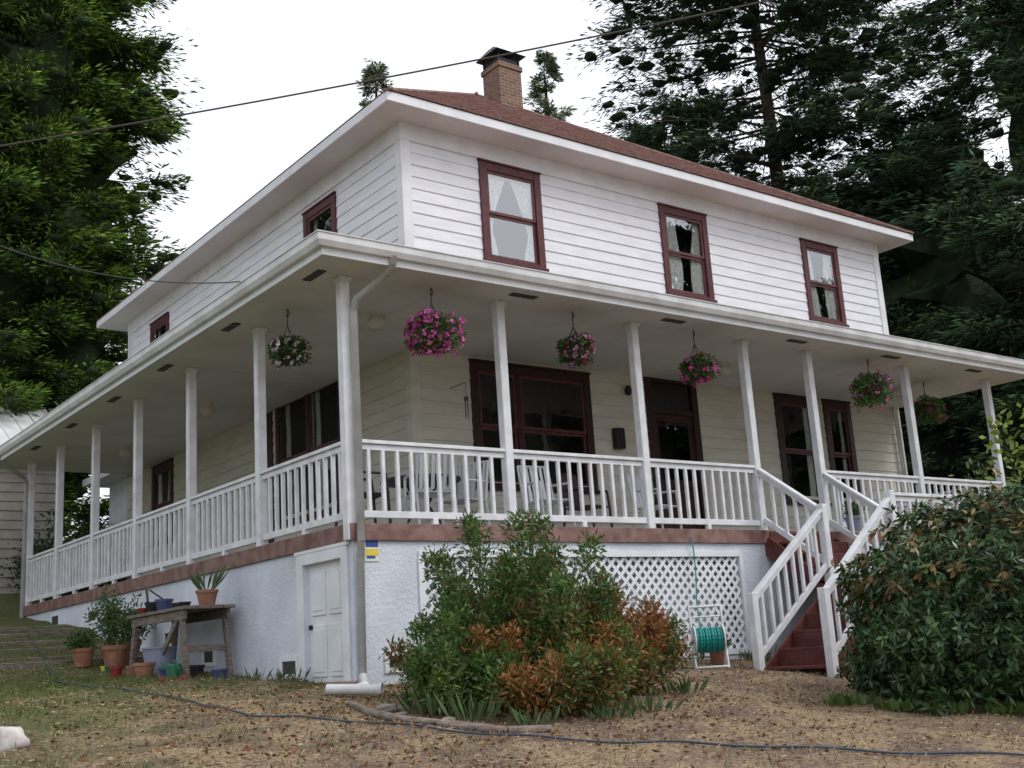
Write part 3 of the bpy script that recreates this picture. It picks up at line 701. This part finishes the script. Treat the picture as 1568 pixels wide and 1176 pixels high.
def rhodo(name,c,rx,ry,h,n,seed):
    r=np.random.default_rng(seed);E=empty(name);cx,cy,cz=c
    st=MB()
    for i in range(14):
        a=r.uniform(0,6.28);q=np.array([cx+rx*.7*math.cos(a),cy+ry*.7*math.sin(a),cz+h*r.uniform(.4,.85)]);m_=np.array([cx+.25*rx*math.cos(a),cy+.25*ry*math.sin(a),cz+.3*h])
        st.cyl((cx+.1*math.cos(a),cy+.1*math.sin(a),cz-.1),m_,.03,.025,6,False);st.cyl(m_,q,.025,.01,6,False)
    st.build('stems',M['stem'],E)
    K=n//7;u=r.normal(0,1,(K,3));u/=np.linalg.norm(u,axis=1,keepdims=True);u[:,2]=r.uniform(-.42,1,K);hr=np.sqrt(np.clip(1-np.clip(u[:,2],0,1)**2,0.02,1));nrm2=np.hypot(u[:,0],u[:,1]);u[:,0]*=hr/nrm2;u[:,1]*=hr/nrm2
    bump=1+.12*np.sin(u[:,0]*7+2)*np.cos(u[:,1]*6)+.09*np.sin(u[:,2]*11+u[:,0]*5)+r.normal(0,.05,K)
    rad=(r.uniform(.66,1.0,K)**.5)*bump
    P=np.stack([cx+rx*u[:,0]*rad,cy+ry*u[:,1]*rad,cz+.32*h+h*.70*u[:,2]*rad],1)
    P[:,2]=np.maximum(P[:,2],cz+.06)
    C=np.repeat(P,7,0);nrm=np.repeat(u,7,0);D=r.normal(0,1,(K*7,3));D-=.6*(D*nrm).sum(1,keepdims=True)*nrm;D+=.25*nrm;D[:,2]-=.25
    young=np.repeat((r.random(K)<.22)&(u[:,2]>.3),7)
    col=np.array([.033,.068,.024])*r.uniform(.5,1.7,(K*7,1));col[young]=np.array([.18,.13,.05])*r.uniform(.6,1.4,(young.sum(),1))
    light=r.random(K*7)<.12;col[light]*=1.9
    leaves('foliage',C,D,r.uniform(.07,.12,K*7),r.uniform(.026,.038,K*7),col,M['glossleaf'],E)
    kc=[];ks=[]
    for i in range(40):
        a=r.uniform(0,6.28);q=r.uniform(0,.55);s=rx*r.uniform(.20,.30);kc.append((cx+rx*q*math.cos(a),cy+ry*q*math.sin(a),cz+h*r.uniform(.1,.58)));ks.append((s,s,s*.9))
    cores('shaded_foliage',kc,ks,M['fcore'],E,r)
    return E
rhodo('rhododendron_bush',(4.66,-4.45,gz(4.6,-4.45)-.05),1.48,1.48,1.95,46000,5)
for (x,y,rr,h,s) in ((17.5,2.5,2.2,3.6,31),(19.5,5.5,2.5,4.5,32),(17.0,-1.5,2.0,3.0,33),(20,-.5,2.6,4.6,34)):
    shrub('hedge_shrub',(x,y,gz(x,y)),rr,h,9000,.16,.08,[(.09,.15,.045),(.12,.19,.05),(.06,.11,.04)],s,stems=40,lump=.3,base_r=.6,core=30)
shrub('hedge_shrub',(1.4,14.3,gz(1.4,14.3)),1.2,2.0,5000,.12,.05,[(.03,.06,.02),(.04,.08,.025)],41,stems=24,lump=.3,base_r=.6,core=8)
shrub('young_maple',(8.9,-2.7,gz(9,-2.6)),.9,4.2,2600,.12,.07,[(.18,.26,.05),(.22,.29,.06),(.14,.20,.05)],42,stems=14,lump=.3,arch=.2)
shrub('rose_bush',(9.3,-.8,gz(9.3,-.8)),.75,2.75,2600,.07,.045,[(.07,.14,.035),(.10,.17,.045)],43,stems=16,lump=.35,arch=.2,base_r=.5,flowers=(18,(.5,.05,.06),.07))

def tuft(name,x,y,n,h,w,col,seed,spread=.15,z=None):
    r=np.random.default_rng(seed);z=gz(x,y) if z is None else z
    a=r.uniform(0,6.28,n);q=r.uniform(0,spread,n);C=np.stack([x+q*np.cos(a),y+q*np.sin(a),np.full(n,z)],1)
    D=np.stack([np.cos(a)*.5,np.sin(a)*.5,np.full(n,1.)],1)+r.normal(0,.2,(n,3))
    return leaves(name,C,D,r.uniform(.6,1.1,n)*h,w,np.array(col)*r.uniform(.6,1.4,(n,1)),M['leaf'])
for i,(x,y,h) in enumerate(((-.42,-1.75,.26),(-.55,-2.2,.32),(-.40,-2.6,.3),(-.1,-3.0,.2),(.6,-3.15,.16),(1.3,-2.9,.18),(2.3,-2.3,.2))):
    tuft('iris_plant',x,y,34,h,.03,(.075,.12,.05),60+i,.2)
for i,(x,y) in enumerate(((3.3,-4.5),(3.05,-4.2),(3.6,-4.9),(3.0,-3.7))):
    tuft('ground_cover_plant',x,y,60,.13,.07,(.09,.15,.04),80+i,.22)
for i in range(16):
    x=random.uniform(.5,6.0);tuft('wall_weed',x,-.12-random.uniform(0,.3),16,random.uniform(.1,.3),.02,(.07,.11,.035),120+i,.12)
for i in range(9):
    y=random.uniform(.8,5.0);tuft('wall_weed',-.12-random.uniform(0,.15),y,14,random.uniform(.08,.2),.02,(.08,.11,.035),150+i,.1)

# ---------------------------------------------------------------- pots
def pot(parent,name,x,y,z,r,h,m):
    b=MB();b.lathe((x,y,z),[(0,0.0),(r*.7,0),(r*.95,h*.82),(r*1.05,h*.82),(r*1.05,h),(r*.9,h),(r*.85,h*.85),(0,h*.85)],18);return b.build(name,m,parent,smooth=False)
def potted(x,y,z,r,h,m,ph,n,col,seed,lw=.03,spread=None):
    E=empty('potted_plant');pot(E,'pot',x,y,z,r,h,m)
    o=tuft('leaves',x,y,n,ph,lw,col,seed,spread or r*.7,z+h*.85);o.parent=E
    return E
def bushy(x,y,z,r,h,m,ph,rad,n,cols,seed,fl=None):
    E=shrub('potted_plant',(x,y,z+h),rad,ph,n,.07,.025,cols,seed,stems=12,lump=.35,flowers=fl);pot(E,'pot',x,y,z,r,h,m)
bushy(-.75,5.1,gz(-.7,5.0),.17,.30,M['terra'],.95,.36,1500,[(.07,.13,.035),(.09,.16,.045)],71)
bushy(-.35,5.7,gz(-.3,5.6),.16,.28,M['terra'],.75,.3,900,[(.07,.13,.03)],72)
bushy(-1.1,5.3,gz(-1.1,5.3),.14,.24,M['terra'],.35,.2,500,[(.06,.12,.03)],76)
bushy(3.9,-.45,gz(3.9,-.45),.15,.25,M['black'],.35,.25,700,[(.06,.12,.03),(.1,.16,.05)],73,(14,(.6,.1,.2),.04))
bushy(3.5,-.5,gz(3.5,-.5),.14,.22,M['terra'],.3,.25,600,[(.07,.13,.03)],74)
bushy(4.75,-.5,gz(4.75,-.5),.11,.18,M['terra'],.2,.16,300,[(.07,.13,.03)],77)
bushy(8.05,-.3,.0-.02,.13,.2,M['greypl'],.2,.15,260,[(.07,.13,.03)],75)

E=empty('potting_bench');b=MB()
tx0,tx1,ty0,ty1=-.72,-.08,2.75,4.75;tz=gz(-.4,3.5)+.80
for i in range(4): b.box((tx0+i*.162,ty0,tz-.04),(tx0+i*.162+.152,ty1,tz))
b.box((tx0+.03,ty0+.1,tz-.15),(tx0+.07,ty1-.1,tz-.041));b.box((tx1-.07,ty0+.1,tz-.15),(tx1-.03,ty1-.1,tz-.041))
for (y0_,s) in ((ty0+.22,-1),(ty1-.22,1)):
    for x in (tx0+.05,tx1-.05):
        b.beam((x,y0_,tz-.08),(x,y0_+s*.16,gz(x,y0_)-.03),.05,.09)
    b.beam((tx0+.05,y0_+s*.09,tz-.5),(tx1-.05,y0_+s*.09,tz-.5),.03,.08)
b.beam((tx0+.05,ty0+.3,tz-.1),(tx0+.05,ty1-.9,tz-.72),.03,.08)
b.build('bench_frame',M['wood'],E,.004)
potted(-.35,2.98,tz,.13,.19,M['terra'],.42,30,(.08,.13,.055),91,.028)
E=empty('nursery_pots')
for i,(x,y,r_,h_) in enumerate(((-.5,4.4,.10,.15),(-.3,4.2,.09,.12),(-.5,4.0,.11,.16),(-.35,3.7,.08,.1),(-.55,4.6,.07,.09))): pot(E,'pot_%d'%i,x,y,tz,r_,h_,[M['black'],M['vent'],M['bluepl'],M['black'],M['redpl']][i])
b=MB();b.beam((-.6,4.3,tz+.15),(-.55,4.5,tz+.35),.03,.02);b.beam((-.4,4.05,tz+.1),(-.6,4.25,tz+.3),.02,.02);b.beam((-.5,3.3,tz+.01),(-.3,3.6,tz+.03),.06,.03);b.build('trowels',M['vent'],E)
E=empty('storage_bucket');x,y=-.65,3.75;b=MB();b.lathe((x,y,gz(x,y)-.02),[(0,0),(.16,0),(.20,.36),(.215,.36),(.215,.38),(.19,.38),(.155,.03),(0,.03)],20);b.build('bucket',M['greypl'],E)
for i,(x,y,r_,h_,m) in enumerate(((-.95,3.45,.13,.2,'terra'),(-1.0,4.3,.08,.14,'redpl'),(-.95,4.7,.06,.09,'green'),(-.85,4.15,.08,.16,'terra'),(-.8,3.05,.12,.15,'bluepl'),(-.4,3.2,.1,.16,'black'),(-.4,2.5,.1,.12,'bluepl'),(-.95,4.9,.05,.07,'yellow'))):
    E=empty('flower_pot');pot(E,'pot',x,y,gz(x,y)-.01,r_,h_,M[m])
E=empty('watering_can');x,y=-.85,2.75;z=gz(x,y);b=MB();b.lathe((x,y,z),[(0,0),(.09,0),(.09,.16),(.07,.18),(0,.18)],16);b.cyl((x,y+.08,z+.05),(x-.05,y+.26,z+.2),.018,.013,8)
b.tube([(x,y-.08,z+.05),(x,y-.15,z+.11),(x,y-.08,z+.2),(x,y+.02,z+.22)],.01,6);b.build('can',M['green'],E)
E=empty('plastic_tray');b=MB();x,y=-.95,2.5;z=gz(x,y);b.box((x-.2,y-.22,z),(x+.1,y-.0,z+.02));b.box((x-.2,y-.22,z+.02),(x-.18,y,z+.05));b.box((x+.08,y-.22,z+.02),(x+.1,y,z+.05));b.build('tray',mat('orange_plastic',(.22,.06,.035),.5),E)
b=MB()
for i in range(7):
    y=5.6+i*.62;z=gz(-1,y)+.03
    b.box((-2.0+.12*i-.3,y,z-.22),(-.15,y+.09,z+.02));b.box((-2.0+.12*i-.3,y+.09,z-.05),(-.15,y+.6,z))
b.build('timber_steps',M['wood'],bevel=.008)

def hose(name,pts,r,m):
    cu=bpy.data.curves.new(name,'CURVE');cu.dimensions='3D';cu.bevel_depth=r;cu.bevel_resolution=3
    s=cu.splines.new('NURBS');P=[(p[0],p[1],(gz(p[0],p[1])+r+.01) if len(p)==2 else p[2]) for p in pts]
    s.points.add(len(P)-1)
    for q,p in zip(s.points,P): q.co=(*p,1)
    s.use_endpoint_u=True;s.order_u=4;s.resolution_u=6
    cu.materials.append(m);o=bpy.data.objects.new(name,cu);sc.collection.objects.link(o);return o
def dens(pts,k=6):
    o=[]
    for a,c in zip(pts[:-1],pts[1:]):
        for t in np.linspace(0,1,k,endpoint=False): o.append((a[0]*(1-t)+c[0]*t+random.uniform(-.03,.03),a[1]*(1-t)+c[1]*t+random.uniform(-.03,.03)))
    return o+[pts[-1]]
hose('garden_hose',dens([(-.9,9.6),(-1.3,6.5),(-1.9,3.6),(-1.9,1.6),(-1.7,0),(-1.75,-1.3),(-1.3,-2.2),(-.9,-3.1),(-.2,-4.1),(.5,-4.9),(1.6,-5.9),(2.6,-7.2)]),.009,M['hoseb'])
hose('green_hose',[(4.95,-.06,-.1),(4.97,-.08,-.5),(4.9,-.07,-.9),(4.93,-.08,-1.2),(4.85,-.15,-1.45),(4.6,-.3,-1.6)],.009,M['teal'])
E=empty('hose_reel_cart');x,y=4.25,-.85;z=gz(x,y);b=MB()
def L_(a,h,f=0): return (x+.8*a-.6*f,y-.6*a-.8*f,z+h)
for s in(-.19,.19):
    b.tube([L_(s,0,.12),L_(s,.30,.02),L_(s,.72,-.06)],.014,8);b.tube([L_(s,.30,.02),L_(s,.02,-.14)],.014,8)
b.tube([L_(-.19,.72,-.06),L_(.19,.72,-.06)],.014,8);b.tube([L_(-.19,.02,.12),L_(.19,.02,.12)],.014,8);b.tube([L_(-.19,.6,-.04),L_(.19,.6,-.04)],.01,8)
for s in(-.17,.17): b.cyl(L_(s-.008,.33,.02),L_(s+.008,.33,.02),.17,.17,20)
b.build('cart_frame',M['gutter'],E)
b=MB()
for i in range(9):
    a=-.14+i*.035
    for k in range(20):
        t0,t1=2*math.pi*k/20,2*math.pi*(k+1)/20;R_=.125+.012*(i%2)
        p=Vector(L_(a,.33,.02));f=Vector((-.6,-.8,0));up_=Vector((0,0,1))
        b.cyl(p+f*R_*math.cos(t0)+up_*R_*math.sin(t0),p+f*R_*math.cos(t1)+up_*R_*math.sin(t1),.018,.018,6,False)
b.build('hose_coil',M['teal'],E,smooth=True)
E=empty('log_edging');b=MB();pts=[(-.75,-1.2),(-.85,-1.7),(-.88,-2.3),(-.75,-2.8),(-.5,-3.2),(-.2,-3.35)]
for i,(a,c) in enumerate(zip(pts[:-1],pts[1:])): b.cyl((a[0],a[1],gz(*a)+.02),(c[0],c[1],gz(*c)+.02),.035+.008*(i%2),.03+.008*((i+1)%2),8)
b.build('logs',M['wood'],E,smooth=True)
def stone(name,x,y,s,seed,m,sz=.6):
    r=np.random.default_rng(seed)
    bpy.ops.mesh.primitive_ico_sphere_add(subdivisions=3,radius=1,location=(0,0,0));o=bpy.context.object;o.name=name
    ph=r.uniform(0,6,6)
    for v in o.data.vertices:
        c=v.co;k=1+.18*math.sin(3*c.x+ph[0])*math.cos(2.5*c.y+ph[1])+.12*math.sin(5*c.z+ph[2]+3*c.x)
        v.co=Vector((c.x*k*s*1.2,c.y*k*s,c.z*k*s*sz))
    o.location=(x,y,gz(x,y)+s*sz*.4);o.rotation_euler=(0,0,r.uniform(0,3));o.data.materials.append(m)
    o.data.polygons.foreach_set('use_smooth',[True]*len(o.data.polygons))
for i,(x,y,s) in enumerate(((-.62,-1.6,.08),(-.7,-1.95,.06),(-.62,-2.55,.06))):
    stone('garden_stone',x,y,s,i,M['rock'])
stone('white_boulder',-3.76,-1.60,.13,33,M['whiterock'],.9)

# ---------------------------------------------------------------- hanging baskets
def basket(x,y,drop,rad,cols,seed,nf=420,trail=.12):
    r=np.random.default_rng(seed);E=empty('hanging_flower_basket');z=ZS-drop
    b=MB();b.lathe((x,y,z-.16),[(0,0),(rad*.35,.01),(rad*.55,.08),(rad*.62,.17),(rad*.58,.17),(0,.15)],16);b.build('basket_pot',M['dktrim'],E)
    b=MB()
    for k in range(4):
        t=k*math.pi/2+.4;b.cyl((x+rad*.58*math.cos(t),y+rad*.58*math.sin(t),z),(x,y,ZS-.2),.004,.004,5)
    b.cyl((x,y,ZS-.2),(x,y,ZS),.006,.006,5);b.tube([(x,y,ZS),(x+.03,y,ZS-.04),(x+.01,y,ZS-.09),(x,y,ZS-.06)],.006,5);b.build('hanger',M['black'],E)
    lob=r.uniform(.72,1.22,8)
    def lobe(u):
        th=(np.arctan2(u[:,1],u[:,0])/(2*math.pi)+.5)*8;i=th.astype(int)%8;j=(i+1)%8;f_=th-np.floor(th);return (lob[i]*(1-f_)+lob[j]*f_)[:,None]
    n=1900;u=r.normal(0,1,(n,3));u/=np.linalg.norm(u,axis=1,keepdims=True);q=r.uniform(.3,1,n)**.6
    P=np.array([x,y,z+.02])+u*q[:,None]*np.array([rad,rad,rad*.58])*lobe(u);P[:,2]-=np.where(u[:,2]<0,trail*r.random(n)*np.hypot(u[:,0],u[:,1]),0)
    leaves('basket_foliage',P,u+r.normal(0,.6,(n,3)),r.uniform(.03,.065,n),.026,np.array([.06,.13,.03])*r.uniform(.5,1.6,(n,1)),M['leaf'],E)
    K=nf//4;u=r.normal(0,1,(K,3));u/=np.linalg.norm(u,axis=1,keepdims=True)
    P=np.array([x,y,z+.02])+u*r.uniform(.8,1.12,(K,1))*np.array([rad,rad,rad*.62])*lobe(u);P[:,2]-=np.where(u[:,2]<0,trail*r.random(K),0)
    c=np.array(cols)[r.integers(0,len(cols),K)]*r.uniform(.7,1.25,(K,1))
    C=np.repeat(P,6,0);D=r.normal(0,1,(K*6,3));nn=np.repeat(u,6,0);D-=.8*(D*nn).sum(1,keepdims=True)*nn
    leaves('basket_flowers',C,D,.044,.038,np.repeat(c,6,0),M['petal'],E)
MG=[(.74,.12,.50),(.82,.22,.58),(.66,.08,.41)]
basket(1.08,-.08,.54,.32,MG,1,560)
basket(3.22,-.05,.50,.27,[(.60,.15,.44),(.68,.25,.54),(.40,.06,.17)],2,260)
basket(5.35,-.08,.54,.27,MG+[(.5,.03,.14)],3,300)
basket(9.25,-.05,.48,.33,[(.62,.14,.40)],4,150,.2)
basket(11.7,.6,.50,.33,[(.45,.07,.20)],5,110,.2)
basket(-.02,1.35,.50,.23,[(.84,.72,.80),(.66,.44,.60)],6,210)

# ---------------------------------------------------------------- porch furniture
def chair(x,y,rot,m,name='patio_chair'):
    E=empty(name);b=MB();c,s=math.cos(rot),math.sin(rot);T=lambda u,v,z:(x+c*u-s*v,y+s*u+c*v,z+.002)
    for u in(-.23,.23):
        b.tube([T(u,-.24,0),T(u,-.22,.42),T(u,-.2,.64),T(u,.2,.66)],.017,6);b.tube([T(u,.26,0),T(u,.2,.42),T(u,.3,.92)],.017,6)
    for i in range(7): b.beam(T(-.23+.0,-.22+i*.07,.42),T(.23,-.22+i*.07,.42),.05,.012)
    b.tube([T(-.23,.3,.92),T(.23,.3,.92)],.017,6)
    for i in range(6):
        u=-.18+i*.072;b.beam(T(u,.21,.45),T(u,.3,.92),.045,.01)
    b.build('chair_frame',m,E)
chair(1.35,.55,2.9,M['pillow']);chair(2.1,1.0,-1.2,M['pillow']);chair(.6,.8,1.4,M['blackchair']);chair(4.3,1.2,.3,M['blackchair']);chair(3.3,.8,-.1,M['pillow']);chair(5.4,1.0,.2,M['pillow'])
E=empty('patio_table');b=MB();x,y=1.75,1.35;b.lathe((x,y,.7),[(0,.0),(.5,0),(.5,.03),(0,.03)],24)
for k in range(4):
    t=k*math.pi/2+.3;b.tube([(x+.42*math.cos(t),y+.42*math.sin(t),.005),(x+.1*math.cos(t),y+.1*math.sin(t),.4),(x+.3*math.cos(t),y+.3*math.sin(t),.7)],.014,6)
b.build('table_frame',M['blackchair'],E)
E=empty('wind_chime');b=MB();x,y=2.9,1.9;b.cyl((x,y,1.95),(x,y,2.0),.03,.03,12);b.cyl((x,y,2.0),(x,y,2.2),.004,.004,4);b.tube([(x,WX,2.2),(x,y,2.2)],.006,5)
for k in range(4):
    t=k*1.57;b.cyl((x+.022*math.cos(t),y+.022*math.sin(t),1.95),(x+.022*math.cos(t),y+.022*math.sin(t),1.75-.03*k),.005,.005,6)
b.build('chime_tubes',M['vent'],E)

def wire(name,a,c,sag,r,ext=0):
    b=MB();a=Vector(a);c=Vector(c);n=40;pts=[]
    for i in range(n+1):
        t=i/n*(1+2*ext)-ext;p=a.lerp(c,t);s=4*t*(1-t);p.z-=sag*s;pts.append(p)
    b.tube(pts,r,6);return b.build(name,M['vent'])
wire('power_line',(-2.75,7.75,6.6),(7.92,-.97,8.25),.10,.014,.25)
wire('telephone_line',(-3.09,3.61,3.91),(-.65,1.25,2.93),.22,.007,0)

# ---------------------------------------------------------------- light and sky
w=bpy.data.worlds.new('World');sc.world=w;w.use_nodes=True;n=w.node_tree.nodes;l=w.node_tree.links
bg=n['Background'];out=n['World Output']
sd=Vector((.48,-.66,.95)).normalized()
el=math.asin(sd.z);azm=math.atan2(sd.x,sd.y)
sky=n.new('ShaderNodeTexSky');sky.sky_type='NISHITA';sky.sun_disc=False;sky.sun_elevation=el;sky.sun_rotation=azm;sky.dust_density=4;sky.air_density=1.
l.new(sky.outputs[0],bg.inputs[0]);bg.inputs[1].default_value=.05
b2=n.new('ShaderNodeBackground');b2.inputs[0].default_value=(.95,.965,1,1);b2.inputs[1].default_value=1.10
ad=n.new('ShaderNodeAddShader');l.new(bg.outputs[0],ad.inputs[0]);l.new(b2.outputs[0],ad.inputs[1]);l.new(ad.outputs[0],out.inputs[0])
ld=bpy.data.lights.new('sun','SUN');ld.energy=1.25;ld.angle=math.radians(20);ld.color=(1,.985,.96)
lo=bpy.data.objects.new('sun',ld);sc.collection.objects.link(lo);lo.rotation_euler=sd.to_track_quat('Z','Y').to_euler()

# ---------------------------------------------------------------- camera
yaw,pitch,roll=0.65817,0.22784,-0.064823
f=Vector((math.sin(yaw)*math.cos(pitch),math.cos(yaw)*math.cos(pitch),math.sin(pitch)));r0=Vector((math.cos(yaw),-math.sin(yaw),0));u0=r0.cross(f)
c,s=math.cos(roll),math.sin(roll);rr=c*r0+s*u0;uu=-s*r0+c*u0
cd=bpy.data.cameras.new('camera');cd.sensor_width=36;cd.lens=1782.2/1568*36;cd.clip_end=2000
co=bpy.data.objects.new('camera',cd);sc.collection.objects.link(co)
m=Matrix((( rr.x,uu.x,-f.x,-6.0413),(rr.y,uu.y,-f.y,-10.7),(rr.z,uu.z,-f.z,-1.4428),(0,0,0,1)));co.matrix_world=m
sc.camera=co
print('LEAVES',tot)
